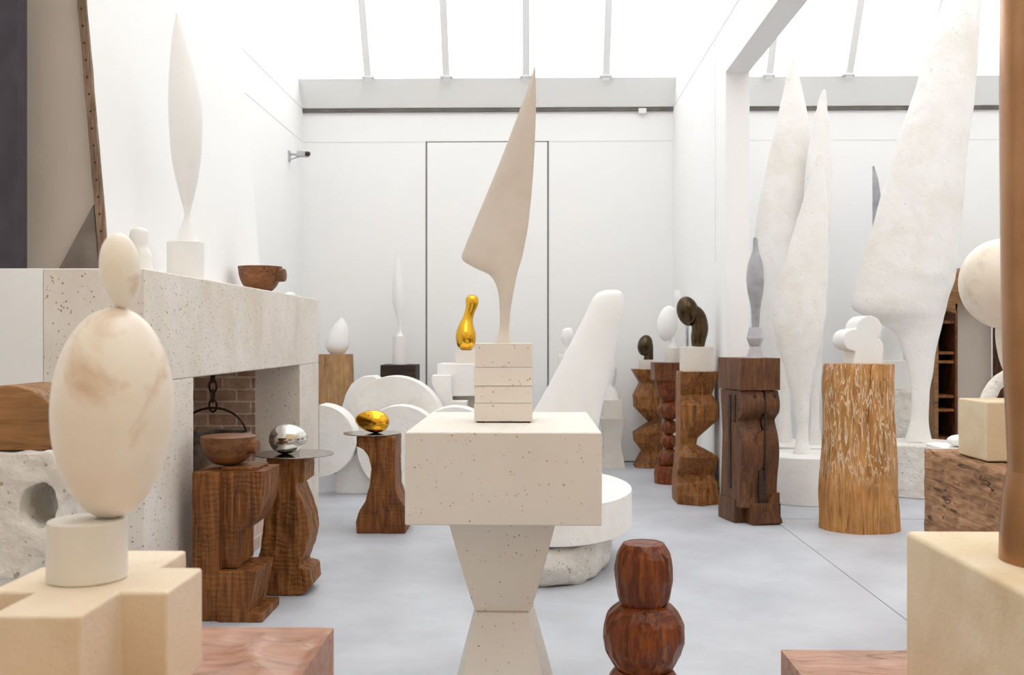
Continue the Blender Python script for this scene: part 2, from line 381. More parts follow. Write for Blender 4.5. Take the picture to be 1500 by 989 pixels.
struct('baseboard_back', join(box(XL, XP, YB-.004, YB, 0, .018), box(XP2, XR, YB-.004, YB, 0, .018)), m_joint)
jx = X(1140, 2114/(765-494.5))
struct('trim_8', join(box(jx-.003, jx+.003, .5, 8.3, 0, .0008), box(XP, XR, 8.0, 8.006, 0, .0008)), m_joint)
# added grey panel, turned forward to catch light, and blue-black post above the left end of the hearth
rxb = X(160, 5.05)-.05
struct('added_grey_panel', prism([(XL, 1.776), (rxb, 1.776), (-2.415, 4.05), (-2.50, 5.5), (XL, 5.5)], 5.10, 5.16), m_greyw)

# ------------------------------------------------------------------ fireplace
MZ = 1.775
fp = thing('stone_fireplace', (-2.2, 6.5, 0), 'massive pitted limestone fireplace with square opening along the left wall', 'fireplace')
def P_(name, g, mat, root, **kw): return build(name, g, mat, root.location, root, **kw)
WX = -2.30
P_('jamb', box(WX, FX, FY0, OY0, 0, OZ), m_travert, fp, bevel=.006)
P_('jamb', box(WX, FX, OY1, FY1, 0, OZ), m_travert, fp, bevel=.006)
P_('lintel', box(WX, FX, FY0, FY1, OZ, MZ), m_travert, fp, bevel=.008)
P_('plaster_backing', join(box(XL, WX, FY0, OY0, 0, MZ), box(XL, WX, OY1, FY1, 0, MZ), box(XL, WX, OY0, OY1, OZ, MZ)), m_smooth, fp, bevel=.003)
P_('firebrick_lining', join(box(-3.3, WX+.13, OY1-.02, OY1+.0, 0, OZ), box(-3.3, WX, OY0, OY0+.02, 0, OZ), box(-3.3, -3.2, OY0, OY1, 0, OZ), box(-3.3, WX, OY0, OY1, OZ-.001, OZ+.02)), m_brick, fp)
P_('brick_hearth', box(-3.2, -1.88, OY0+.02, OY1-.02, 0, .3), m_brickx, fp, bevel=.004)
struct('wall_chimney', join(box(-3.4, -3.3, OY0-.1, OY1+.1, 0, OZ+.1), box(-3.4, XL-.2, OY0-.1, OY0, 0, OZ+.1), box(-3.4, XL-.2, OY1, OY1+.1, 0, OZ+.1), box(-3.4, XL-.2, OY0, OY1, OZ+.02, OZ+.1)), m_greyw)

# cauldron, chain in the hearth
cy = 6.75; cx = X(312, cy); cz = Z(312, 634, cy)
ca = thing('cauldron', (cx, cy, .3), 'crusted grey iron cauldron standing inside the brick hearth', 'cauldron')
P_('pot', lathe(cx, cy, smooth_prof([(.10, .3), (.17, .33), (.215, .45), (.225, .6), (.235, cz-.06), (.25, cz-.03), (.25, cz), (.225, cz), (.215, cz-.05), (.2, .5), (.1, .42), (.01, .41)], 4)), stone('crusted_iron', (96, 86, 78), (150, 138, 126), 18, .9, .8, 90, lump=.5), ca)
P_('handle', tube([(cx+.23*math.cos(a), cy, cz-.02+.19*math.sin(a)) for a in [math.pi*i/16 for i in range(17)]], .008), m_iron, ca)
chx, chy = cx+.0, cy
ch = thing('iron_chain', (chx, chy, cz+.14), 'rusty iron chain hanging in the hearth over the cauldron', 'chain')
zz = cz+.145; i = 0
while zz < OZ-.02:
    pts = []
    for k in range(17):
        a = 2*math.pi*k/16; u, v = .026*math.cos(a), .042*math.sin(a)
        pts.append((chx+(u if i % 2 == 0 else 0), chy+(0 if i % 2 == 0 else u), zz+.04+v))
    P_('link', tube(pts, .008, 8), m_iron, ch); zz += .066; i += 1

# mantel objects
EZ = MZ
Yb = 5.62; bx = X(272, Yb)
single('plaster_drum', lathe(bx, Yb, [(S(26.5, Yb), EZ), (S(26.5, Yb), Z(272, 355, Yb))], 64), m_smooth, 'short smooth white plaster cylinder on the mantel under the tall spindle', 'plinth', bevel=.004)
rows = [(20, 258, 262), (60, 252, 274), (120, 248, 290), (170, 248, 296), (230, 252, 294), (280, 262, 286), (312, 270, 279), (330, 266, 282), (355, 256, 292)]
single('tall_spindle', loft_px(Yb, rows, .9, z1=Z(272, 355, Yb)), m_smooth, 'tall white plaster spindle tapering to a point on a conical foot, on the mantel', 'sculpture')
Ys = 5.08
single('small_figure', loft_px(Ys, [(333, 198, 208), (337, 192, 216), (348, 190, 217), (358, 194, 217), (368, 196, 222), (378, 196, 223), (392, 188, 226)], .9, z1=EZ), m_smooth, 'small lumpy white plaster form at the near end of the mantel', 'sculpture')
def cup(name, cx, cy, zb, r, h, label, ang, mat, solid, group=None):
    root = thing(name, (cx, cy, zb), label, 'bowl', group)
    pr = [(r*.32, zb), (r*.5, zb+h*.05), (r*.75, zb+h*.25), (r*.93, zb+h*.6), (r, zb+h)]
    pr = smooth_prof(pr, 5)
    if solid: pr += [(r*.97, zb+h+.003), (.004, zb+h+.003)]
    else: pr += [(r*.9, zb+h), (r*.82, zb+h*.5), (r*.4, zb+h*.22), (.004, zb+h*.2)]
    P_('bowl', lathe(cx, cy, pr, 56), mat, root, sharp=40)
    ca_, sa_ = math.cos(R(ang)), math.sin(R(ang))
    hz = zb+h*.66; hr = h*.26
    pts = [(cx+ca_*r*q, cy+sa_*r*q, hz) for q in (.85, 1.0, 1.18, 1.2)]
    P_('knob_handle', tube(pts, [hr, hr, hr*.95, hr*.6], 20), mat, root)
    return root
Yc = 7.15
cup('wooden_bowl', X(381, Yc), Yc, EZ, S(32, Yc), S(38, Yc), 'brown turned wooden bowl with a round knob handle on the mantel', -8, m_bowl, False)
single('white_pebble', ellipsoid((X(425, 7.9), 7.9, EZ+.018), (.04, .03, .02)), m_plaster, 'tiny white pebble lying at the far end of the mantel', 'stone')

# leaning white board on the mantel with raw nailed edge
lb = thing('leaning_board', (-2.3, 6.5, EZ), 'huge white painted board leaning on the wall above the mantel with a raw nailed edge', 'board')
by0, by1, bz1 = 5.05, 7.95, 4.05
xb, xt = X(160, by0), -2.40
def lean(x, z): return x
P_('face', prism([(xb-.035, EZ), (xb, EZ), (xt+.035, bz1), (xt, bz1)], by0+.012, by1), m_leftwall, lb)
P_('raw_edge', wobble(prism([(xb-.045, EZ+.002), (xb+.002, EZ+.002)]+[(xb+(xt+.035-xb)*k/24+.002, EZ+(bz1-EZ)*k/24) for k in range(1, 25)]+[(xt+(xb-xt-.04)*k/24-.004, bz1+(EZ-bz1)*k/24) for k in range(0, 24)], by0-.008, by0+.012), .004, .05), m_edge, lb)
for k in range(26):
    t = (k+.5)/26; P_('nail_head', ellipsoid((xb-.018+(xt+.03-xb)*t, by0-.01, EZ+(bz1-EZ)*t), (.006, .004, .006), n=8, m=6), m_iron, lb)
single('dark_leaning_slab', prism([(X(82, 5.06), EZ), (rxb-.003, EZ), (rxb-.003-.17*.36/2.275-.004, EZ+.36)], 5.055, 5.09), stone('brown_grey_slab', (112, 102, 94), (134, 123, 114), 4, .8, .3, 40, stain=((150, 142, 134), 6, .4)), 'brown grey triangular slab leaning behind the nailed edge of the white board', 'slab', bevel=.004)
single('dark_post', box(XL+.03, X(25, 4.8), 4.8, 4.9, EZ, 4.6), m_dkpost, 'blue black painted timber post standing on the left end of the mantel', 'post', bevel=.004)

# security camera and sensor
sc_ = thing('security_camera', (XL, 10.9, 3.5), 'small grey security camera on a bracket high on the left wall', 'camera')
ym = 10.9; zc = Z(452, 229, ym)
sc_.location = (XL, ym, zc)
P_('bracket', join(tube([(XL, ym, zc+.03), (XL+.12, ym, zc+.01)], .012), tube([(XL, ym, zc-.04), (XL+.12, ym, zc-.0)], .008), box(XL, XL+.012, ym-.04, ym+.04, zc-.06, zc+.06)), m_greyblock, sc_)
P_('housing', rotz(box(XL+.09, XL+.22, ym-.035, ym+.035, zc-.005, zc+.055), (XL+.15, ym), 15), m_greyblock, sc_, bevel=.006)
P_('lens', tube([(XL+.2, ym-.05, zc+.02), (XL+.24, ym-.06, zc+.015)], .024, 14), m_iron, sc_)
bxs = X(941, YB-.05)
single('sensor_box', box(bxs-.045, bxs+.045, YB-.06, YB-.036, ZT-.08, ZT-.02), m_smooth, 'small white sensor box clipped under the rail on the back wall', 'sensor', bevel=.005)

# ------------------------------------------------------------------ centre group
Yf, Yk, sz = 3.46, 4.41, 1.12
hgx = X(737.5, 3.8)
hz0, hz1 = .425, sz-.325
def sq(cx, cy, z, wf, wb, dd): return [(cx-wf/2, cy-dd/2, z), (cx+wf/2, cy-dd/2, z), (cx+wb/2, cy+dd/2, z), (cx-wb/2, cy+dd/2, z)]
hcy = 3.82
g1 = loft([sq(hgx, hcy, hz0+(hz1-hz0)*t, .205+(.40-.205)*(t**.9), .205+(.40-.205)*(t**.9), .21+.2*t) for t in [k/10 for k in range(11)]])
g2 = loft([sq(hgx, hcy, hz0*(1-t), .19+.20*t, .215+.22*t, .24+.22*t) for t in [k/10 for k in range(11)]])
pd = thing('hourglass_pedestal', (hgx, hcy, 0), 'beige stone hourglass pedestal carrying the wide slab in the centre', 'pedestal')
P_('upper_taper', g1, m_slab, pd, sharp=30, bevel=.004); P_('lower_flare', g2, m_slab, pd, sharp=30, bevel=.004)
single('wide_slab', box(X(593, Yf), X(882, Yf), Yf, Yk, hz1, sz), m_slab, 'wide beige cast stone slab block on the hourglass pedestal', 'plinth', bevel=.006, seg=3)
cyf = 3.84; czt = Z(737, 503, cyf)
cbx0, cbx1 = X(694.5, cyf), X(780, cyf)
cb = thing('stacked_cube', ((cbx0+cbx1)/2, cyf+.11, sz), 'beige block of four stacked stone layers on the wide slab', 'plinth')
lz = [sz+.006, sz+.075, sz+.142, sz+.214, czt]
for i in range(4):
    dd = (.000, .002, -.001, .003)[i]
    P_('layer', box(cbx0+dd, cbx1-dd*.5, cyf+dd, cyf+.225, lz[i]+(.0012 if i else 0), lz[i+1]), m_cube, cb, bevel=.002)
for u0, u1 in ((cbx0+.01, cbx0+.04), (cbx1-.06, cbx1-.01)): P_('shim', box(u0, u1, cyf+.01, cyf+.2, sz, sz+.006), m_darkblock, cb)
Yv = cyf+.1
rows = [(98, 782.5, 784), (130, 773, 785), (165, 760, 785), (240, 731, 782), (320, 698, 775), (362, 681, 768), (380, 677, 764), (393, 696, 760), (404, 718, 757), (425, 729, 753), (455, 732, 748), (485, 731, 746), (503, 724, 749)]
single('pointed_sail', loft_px(Yv, [(r[0], r[1], r[2], t) for r, t in zip(rows, (.9, .5, .35, .22, .17, .16, .17, .22, .3, .5, .75, .9, .9))], z1=czt, p=1.7, n=64), m_beigeplaster, 'tall greige plaster sail rising to a point on the stacked cube', 'sculpture')

# big oval drum, rough stone, leaning column
Yd = 6.5; dxx = X(806, Yd); dzt = .486
single('rough_drum', wobble(loft([ring(dxx-.02, Yd, z, .41*k, .8*k, 72) for z, k in ((0, .9), (.03, .95), (.12, 1.0), (.2, 1.0), (.232, .97))]), .02, .12), m_rock, 'rough pale oval foot stone under the smooth oval drum', 'stone', rough=(.014, .03, .07))
single('oval_drum', loft([ring(dxx, Yd, z, .525, .82, 96) for z in (.252, .3, .4, dzt)]), m_aged, 'big smooth white oval drum behind the centre pedestal, on the rough stone', 'plinth', bevel=.008)
rows = [(425, 888, 904), (429, 876, 911), (440, 867, 914), (460, 858, 913), (500, 838, 904), (540, 818, 896), (580, 797, 887), (610, 780, 880), (650, 756, 874), (690, 738, 870), (715, 732, 869)]
single('leaning_column', loft_px(Yd+.1, rows, .85, z1=dzt, n=64), m_smooth, 'thick smooth white plaster column leaning right with a rounded tip, on the oval drum', 'sculpture')

# ------------------------------------------------------------------ left foreground
d_ = .42; zc_ = H-d_
cross_xy = (-.75, 1.718)
a0, a1, b0, b1, c0, c1 = -.90, -.602, -.822, -.682, 1.486, 1.95
yi0, yi1 = 1.629, 1.806
tb = H-.6
out = [(a0, yi0), (b0, yi0), (b0, c0), (b1, c0), (b1, yi0), (a1, yi0), (a1, yi1), (b1, yi1), (b1, c1), (b0, c1), (b0, yi1), (a0, yi1)]
n = len(out); g = ([(x, y, tb) for x, y in out]+[(x, y, zc_) for x, y in out], [tuple(reversed(range(n))), tuple(range(n, 2*n))]+[(i, (i+1) % n, (i+1) % n+n, i+n) for i in range(n)])
single('cross_plinth', g, m_warmstone, 'warm cream limestone plinth shaped like a plus sign in the left foreground', 'plinth', bevel=.006, seg=3)
single('carved_beam', gouged(-1.25, X(489, 2.06), 1.25, 2.06, 0, tb-.001, .075, .022), m_scoop, 'pinkish gouged oak block under the plus shaped limestone plinth', 'beam', sharp=50)
cyx, cyy = X(128, 1.718), 1.718; cyt = Z(128, 760, cyy)
single('marble_cylinder', lathe(cyx, cyy, [(.0665, zc_), (.066, zc_+.05), (.0645, cyt)], 64), stone('pale_marble_cylinder', (226, 220, 210), (240, 236, 228), 4, .6, .05, 60), 'short pale stone cylinder on the plus shaped plinth under the large egg', 'plinth', bevel=.004)
Yo = 1.73; oc = (X(165, Yo), Yo, 0); zt_, zb_ = Z(165, 450, Yo), cyt
def egg(cx, cy, z0, z1, rx, ry, tilt=0, lean=0, k=.06):
    rings = []; m_ = 32; hz_ = (z1-z0)/2; zc0 = (z0+z1)/2
    for i in range(m_+1):
        a = -math.pi/2+math.pi*i/m_; s_ = math.sin(a); c_ = max(.01, math.cos(a))
        rings.append(ring(cx+lean*s_, cy, zc0+hz_*s_, rx*c_*(1+k*s_), ry*c_*(1+k*s_), 56))
    return loft(rings)
single('large_egg', egg(oc[0], Yo, zb_-.001, zt_, S(86.5, Yo), S(80, Yo), lean=.004, k=.03), m_marble, 'large honey veined marble egg standing upright in the left foreground', 'sculpture')
single('small_egg', egg(X(176, Yo), Yo, zt_-.003, Z(176, 341, Yo), S(29, Yo), S(29, Yo), lean=-.004, k=.05), m_marble, 'small honey marble egg balanced upright on top of the large egg', 'sculpture')

# far-left plaster block with hole, wooden rounded board on it
Yh = 3.3; hx0, hx1 = X(-60, Yh), X(105, Yh)
zz0, zz1 = Z(50, 848, Yh), Z(50, 664, Yh)
outl = [(X(-60, Yh), zz0), (X(45, Yh), zz0), (X(65, Yh), Z(65, 815, Yh)), (X(92, Yh), Z(92, 800, Yh)), (X(93, Yh), Z(93, 735, Yh)), (X(107, Yh), Z(107, 722, Yh)), (X(85, Yh), Z(85, 680, Yh)), (X(78, Yh), zz1), (X(-60, Yh), zz1)]
hc = (X(56, Yh), Z(56, 741, Yh)); hr = S(27, Yh)
def slot_block(outl, y0, y1, hc, hr):
    # outline cut open by a keyhole so the round hole passes right through
    k = 28; hole = [(hc[0]+hr*math.cos(math.pi/2-2*math.pi*i/k), hc[1]+hr*1.25*math.sin(math.pi/2-2*math.pi*i/k)) for i in range(k)]
    n1 = len(outl); import bmesh
    bm = bmesh.new()
    ov = [bm.verts.new((x, y0, z)) for x, z in outl]; hv = [bm.verts.new((x, y0, z)) for x, z in hole]
    es = [bm.edges.new((ov[i], ov[(i+1) % n1])) for i in range(n1)]+[bm.edges.new((hv[i], hv[(i+1) % k])) for i in range(k)]
    r = bmesh.ops.triangle_fill(bm, use_beauty=True, edges=es); fs = [f for f in r['geom'] if isinstance(f, bmesh.types.BMFace)]
    r = bmesh.ops.extrude_face_region(bm, geom=fs)
    for v in r['geom']:
        if isinstance(v, bmesh.types.BMVert): v.co.y = y1
    bmesh.ops.recalc_face_normals(bm, faces=bm.faces); bm.verts.index_update()
    out = ([tuple(v.co) for v in bm.verts], [tuple(v.index for v in f.verts) for f in bm.faces]); bm.free(); return out
single('holed_plaster_block', slot_block(outl, Yh, Yh+.34, hc, hr), m_rock, 'chunky rough white plaster block with a round hole at the left edge', 'sculpture', rough=(.012, .03, .06))
single('plaster_support', box(X(-60, Yh), X(40, Yh), Yh+.02, Yh+.32, 0, zz0+.006), m_plaster, 'plain white plaster support beneath the holed block at the left edge', 'pedestal', bevel=.01)
ar = [(X(-60, Yh), zz1+.012), (X(80, Yh), zz1+.035)]
wt = [(X(80-4*k, Yh), 0) for k in range(1)]
arc = [(78, 612), (70, 598), (55, 583), (38, 573), (18, 567), (0, 565), (-30, 568), (-60, 580)]
g = prism([(X(-60, Yh), zz1+.004), (X(70, Yh), zz1+.004), (X(80, Yh), Z(80, 655, Yh))]+[(X(a, Yh), Z(a, b, Yh)) for a, b in arc], Yh+.04, Yh+.3)
single('rounded_wood_board', g, m_arch, 'golden brown wooden half disc lying on the holed white block at the left edge', 'board', bevel=.008)

# ------------------------------------------------------------------ the three wooden pedestals by the hearth
Ya = 5.05
def pz(a, b, Y): return (X(a, Y), Z(a, b, Y))
pa = thing('stepped_pedestal', (X(335, Ya), Ya+.17, 0), 'dark stepped oak pedestal with a wedge foot, nearest to the fireplace, holding a solid cup', 'pedestal')
cup_z = Z(335, 692, Ya)
back = [(X(281, Ya), 0), (X(322, Ya), 0), (X(322, Ya), cup_z), (X(281, Ya), cup_z)]
P_('post', prism(back, Ya+.0, Ya+.36), m_oak, pa, bevel=.005)
fr = [pz(320, 834, Ya), pz(320, 692, Ya), (X(385, Ya), cup_z), pz(385, 706, Ya), pz(384, 726, Ya), pz(380, 745, Ya), pz(373, 762, Ya), pz(364, 775, Ya), pz(352, 778, Ya), pz(345, 782, Ya), pz(345, 834, Ya)]
fr[1] = (X(320, Ya), cup_z)
P_('shoulder', prism(list(reversed(fr)), Ya+.03, Ya+.33), m_oak, pa, sharp=40)
ft = [(X(320, Ya), 0), (X(386, Ya), 0), pz(386, 898, Ya), pz(366, 898, Ya), pz(377, 836, Ya), pz(320, 836, Ya)]
P_('wedge_foot', prism(ft, Ya-.02, Ya+.32), m_oak, pa, bevel=.005)
P_('cap', box(X(318, Ya), X(372, Ya), Ya+.06, Ya+.28, cup_z, cup_z+.018), m_oak, pa, bevel=.004)
cup('solid_cup', X(333, Ya+.15), Ya+.17, cup_z+.018, S(40, Ya+.15), S(42, Ya+.15), 'solid dark wooden cup with flat cracked top on the stepped pedestal', -12, m_bowl, True)

Yp = 5.65
pl_ = [(372, 877), (380, 835), (389, 795), (394, 750), (396, 705), (397, 667), (451, 667), (451, 703), (438, 707), (447, 728), (455, 752), (458, 775), (454, 800), (443, 826), (459, 829), (462, 852), (452, 863), (430, 872)]
zt_p = Z(420, 668, Yp)
o2 = [(X(a, Yp), max(0, Z(a, b, Yp)) if b < 866 else 0) for a, b in pl_]
o2 = [(x, min(z, zt_p)) for x, z in o2]
single('bowed_pedestal', wobble(prism(list(reversed(o2)), Yp-.1, Yp+.18), .004, .05), m_zig, 'bowed brown oak pedestal under the steel disc and silver egg', 'pedestal', rough=(.0075, .008, .04))
Yq = Yp+.04
single('steel_disc', lathe(X(431, Yq), Yq, [(S(58, Yq), zt_p+.004), (S(58, Yq), zt_p+.010)], 80), m_disc, 'round mirror steel disc under the silver egg on the bowed pedestal', 'disc', 'polished steel discs under eggs', bevel=.0015)
def laid_egg(name, cx, cy, z0, L, r, mat, label, ang):
    M = Matrix.Rotation(R(ang), 3, 'Z') @ Matrix.Rotation(R(-6), 3, 'Y')
    rings = []
    for i in range(33):
        a = -math.pi/2+math.pi*i/32; s_ = math.sin(a); c_ = max(.012, math.cos(a)); k = 1-.16*s_
        rings.append([tuple(M @ Vector((L*s_, y*k, x*k))) for x, y, _ in ring(0, 0, 0, r*c_, r*c_, 48)])
    mn = min(p[2] for q in rings for p in q)
    rings = [[(x+cx, y+cy, z-mn+z0) for x, y, z in q] for q in rings]
    return single(name, loft(rings), mat, label, 'sculpture', 'polished metal eggs')
laid_egg('silver_egg', X(424, Yq), Yq-.02, zt_p+.0095, S(29, Yq), S(21.5, Yq), m_silver, 'mirror polished silver egg lying on its side on a steel disc', -10)

Yg = 7.5
zt_g = Z(555, 636, Yg)
pl_ = [(528, 782), (527, 760), (531, 745), (541, 728), (547, 705), (549, 682), (545, 664), (538, 655), (528, 651), (528, 636), (583, 636), (583, 680), (584, 712), (590, 728), (598, 738), (598, 782)]
o2 = [(X(a, Yg), min(zt_g, max(0, Z(a, b, Yg)))) for a, b in pl_]; o2[0] = (o2[0][0], 0); o2[-1] = (o2[-1][0], 0)
single('hooked_pedestal', wobble(prism(list(reversed(o2)), Yg-.17, Yg+.2), .004, .05), m_oak, 'carved brown oak pedestal with a hollow left flank under the gold egg', 'pedestal', rough=(.0085, .008, .05))
single('steel_disc', lathe(X(545.5, Yg), Yg, [(S(42.5, Yg), zt_g+.004), (S(42.5, Yg), zt_g+.010)], 80), m_disc, 'round thin steel disc under the gold egg on the hollow flanked pedestal', 'disc', 'polished steel discs under eggs', bevel=.0015)
laid_egg('gold_egg', X(545, Yg), Yg, zt_g+.0095, S(26, Yg), S(16.5, Yg), m_gold, 'mirror polished gold egg lying on its side on a steel disc', 170)

# ------------------------------------------------------------------ plaster arcs behind
pw = thing('wheel_sculpture', (X(575, 9.2), 9.2, 0), 'large white plaster group of arched wheel shapes on the floor behind the gold egg', 'sculpture')
def archshape(Y, cx, cy_, r, y0, y1, a0=0, a1=180, foot=True, ry=None):
    c0_ = X(cx, Y); z0_ = Z(cx, cy_, Y); r_ = S(r, Y); ry_ = S(ry or r, Y)
    o = [(c0_+r_*math.cos(R(a0+(a1-a0)*k/28)), z0_+ry_*math.sin(R(a0+(a1-a0)*k/28))) for k in range(29)]
    if foot: o += [(c0_-r_, 0), (c0_+r_, 0)]
    return prism([(x, max(0, z)) for x, z in o], Y+y0, Y+y1)
P_('back_arch', archshape(9.5, 576, 630, 76, 0, .28, ry=79), m_aged, pw, bevel=.006)
P_('front_disc', archshape(9.1, 585, 657, 63, 0, .24, 0, 360, False), m_aged, pw, bevel=.006)
P_('left_half_disc', archshape(9.0, 467, 646, 53, 0, .3, -90, 90, False), m_aged, pw, bevel=.006)
P_('right_half_disc', archshape(9.3, 665, 660, 64, 0, .3, 0, 180, True), m_aged, pw, bevel=.006)
Yw = 9.85
P_('left_wing', prism([pz(547, 551, Yw), pz(530, 552, Yw), pz(515, 562, Yw), pz(506, 578, Yw), pz(500, 600, Yw), (X(500, Yw), 0), (X(560, Yw), 0), pz(560, 560, Yw)], Yw, Yw+.3), m_plaster, pw, bevel=.006)
P_('right_wing', prism([(X(620, Yw), 0), (X(684, Yw), 0), pz(684, 588, Yw), pz(661, 588, Yw), pz(661, 550, Yw), pz(632, 550, Yw), pz(632, 562, Yw), pz(640, 580, Yw), pz(620, 590, Yw)], Yw, Yw+.3), m_plaster, pw, bevel=.006)
P_('lower_scoop', archshape(9.2, 530, 700, 38, .0, .2, 0, 180, True), m_aged, pw, bevel=.006)
# flame on yellow post
Ye = 10.75
zt_e = Z(491, 519, Ye)
single('yellow_post', loft_px(Ye, [(519, 467, 517), (560, 466, 518), (640, 465, 519), (700, 464, 520)], 1, z1=0, sub=3, n=24), m_post, 'square yellow timber post carrying the white flame shape in the back left corner', 'pedestal', sharp=50)
pst = bpy.data.objects['yellow_post']
single('white_flame', loft_px(Ye, [(466, 499, 502), (474, 492, 508), (485, 484, 511), (498, 478, 512), (508, 477, 511), (515, 481, 507), (519, 486, 503)], .85, z1=zt_e), m_smooth, 'rounded white plaster drop with pointed top on the yellow post', 'sculpture')
# thin ribbed spire on a cylinder on a dark block
Yt = 10.9
zk = Z(586, 534, Yt)
single('dark_timber_block', box(X(561, Yt), X(612, Yt), Yt-.2, Yt+.2, 0, zk), m_darkblock, 'black brown square timber block under the white cylinder by the back wall', 'pedestal', bevel=.008)
zcy = Z(586, 492, Yt)
single('white_cylinder', lathe(X(585.5, Yt), Yt, [(S(10.5, Yt), zk), (S(10, Yt), zcy)], 40), m_smooth, 'slim white plaster cylinder on the dark timber block by the back wall', 'plinth', bevel=.003)
single('thin_spire', loft_px(Yt, [(366, 581, 583), (390, 577, 587), (415, 575, 590), (440, 575, 592), (455, 578, 591), (470, 582, 589), (485, 583, 588), (492, 581, 591)], .8, z1=zcy, p=1.5), m_smooth, 'thin white plaster spire with a waisted foot on the slim cylinder', 'sculpture')
# gold drop group
Yz = 10.3
zs = Z(684, 532, Yz); zsb = Z(684, 578, Yz)
single('slab_table', join(box(X(644, Yz), X(765, Yz), Yz-.28, Yz+.28, zsb, zs)), m_plaster, 'thick white plaster slab carrying the gold pear shape near the back wall', 'table', bevel=.008)
single('grey_slab_support', box(X(660, Yz), X(752, Yz), Yz-.2, Yz+.2, 0, zsb), m_greyw, 'plain grey support beneath the white slab near the back wall', 'pedestal', bevel=.008)
zg = Z(684, 513, Yz)
single('beige_block', box(X(668, Yz), X(698, Yz), Yz-.1, Yz+.1, zs, zg), m_block, 'small beige stone block between the white slab and the gold pear shape', 'plinth', bevel=.004)
single('gold_pear', loft_px(Yz, [(432, 688, 695), (436, 683, 700), (443, 682, 701), (450, 682, 699), (462, 679, 694), (474, 673, 693), (488, 668, 697), (500, 668, 697), (508, 671, 694), (513, 676, 690)], 1, z1=zg), m_gold, 'polished gold pear shape leaning right on a beige block near the back wall', 'sculpture')
# bust behind the leaning column
Yu = 10.6
zu = Z(831, 520, Yu)
single('bust_pedestal', box(X(818, Yu), X(848, Yu), Yu-.12, Yu+.12, 0, zu), m_plaster, 'narrow white plaster pedestal hidden behind the leaning column', 'pedestal', bevel=.008)
single('white_bust', loft_px(Yu, [(480, 830, 836), (484, 824, 840), (493, 822, 843), (502, 824, 842), (510, 827, 839), (520, 826, 841)], .95, z1=zu), m_smooth, 'small smooth white ovoid on a neck behind the left flank of the leaning column', 'sculpture')
# hourglass stone with little figure
Yi = 11.2; xi = X(896.5, Yi)
z3 = Z(896, 612, Yi); z2 = Z(896, 585, Yi)
hp = [(17.5, z3), (17.5, z3-.02), (11.5, z3-.29), (17.5, 0)]
single('waisted_stone', loft([sq(xi, Yi, z, 2*S(a, Yi), 2*S(a, Yi), 2*S(a, Yi)) for a, z in reversed([(17, z3), (16, z3-.03), (11.5, z3-.29), (18, 0)])]), m_block, 'small beige hourglass stone pedestal against the back wall', 'pedestal', sharp=20, bevel=.003)
single('square_stone', box(X(883, Yi), X(911, Yi), Yi-.1, Yi+.1, z3, z2), m_block, 'square beige stone on the small hourglass pedestal by the back wall', 'plinth', bevel=.004)
single('lumpy_figure', wobble(loft_px(Yi, [(530, 894, 899), (538, 890, 903), (552, 888, 903), (565, 888, 901), (575, 886, 906), (585, 885, 909)], .8, z1=z2), .006, .04), m_plaster, 'small lumpy white plaster form on the square stone by the back wall', 'sculpture')

# ------------------------------------------------------------------ right-hand row of wooden pedestals
def facet(Y, rows, depth, name, mat, label, dx=0, ztop=None):
    """rows: (py, left, ridge, right, ridge bulge, flank bulge)"""
    rings = []
    for py, l, mid, r, q, e in rows:
        z = Z((l+r)/2, py, Y) if py < 900 else 0
        l_, m_, r_ = X(l, Y)+dx, X(mid, Y)+dx, X(r, Y)+dx
        rings.append([(l_, Y-depth*.3*e, z), (m_, Y-depth*.5*q, z), (r_, Y-depth*.3*e, z), (r_, Y+depth*.5, z), (l_, Y+depth*.5, z)])
    rings.reverse()
    return single(name, wobble(loft(rings), .004, .06), mat, label, 'pedestal', sharp=18, bevel=.004)
Y1 = 11.2
t1 = Z(948, 541, Y1)
facet(Y1, [(541, 926, 948, 969, 1, 1), (561, 938, 952, 968, .5, .8), (580, 929, 946, 970, 1, 1), (597, 930, 946, 970, 1, 1), (619, 951, 957, 968, .4, .7), (634, 929, 946, 970, 1, 1), (647, 930, 944, 970, 1, 1), (662, 941, 952, 969, .5, .8), (999, 929, 948, 970, 1, 1)], .36, 'zigzag_pedestal', m_zig, 'farthest zigzag carved oak pedestal of the right row, against the back wall')
single('beige_block', box(X(937, Y1), X(961, Y1), Y1-.09, Y1+.09, t1, Z(948, 527, Y1)), m_block, 'small beige stone block on the farthest zigzag pedestal', 'plinth', bevel=.004)
single('dark_ovoid', join(ellipsoid((X(945, Y1), Y1, Z(945, 506, Y1)), (S(11, Y1), S(11, Y1), S(15.5, Y1)), 12), loft_px(Y1, [(505, 943, 957), (515, 944, 957), (527, 943, 957)], .9, z1=Z(948, 527, Y1))), m_dkbronze, 'small dark bronze ovoid on a short neck on the farthest zigzag pedestal', 'sculpture')

Y2 = 9.95; x2 = X(980, Y2)
t2 = Z(976, 531, Y2)
bp = thing('beaded_pedestal', (x2, Y2, 0), 'reddish turned oak pedestal of stacked balls below a square block in the right row', 'pedestal')
def zz_(p): return Z(983, p, Y2)
bd = S(1, Y2)
P_('square_cap', rotz(box(x2-24*bd, x2+24*bd, Y2-24*bd, Y2+24*bd, zz_(557), t2), (x2, Y2), 0), m_oakdk, bp, bevel=.006)
P_('bowl_section', lathe(x2+.0, Y2, smooth_prof([(21*bd, zz_(557)-.001), (21*bd, zz_(566)), (17*bd, zz_(578)), (9*bd, zz_(588))], 4)[::-1], 32), m_bead, bp)
for a, b, r_ in ((586, 616, 17), (614, 637, 12.5), (635, 658, 12.5), (656, 688, 17)):
    P_('ball', egg(x2+.0, Y2, zz_(b), zz_(a), r_*bd, r_*bd, k=0), m_bead, bp)
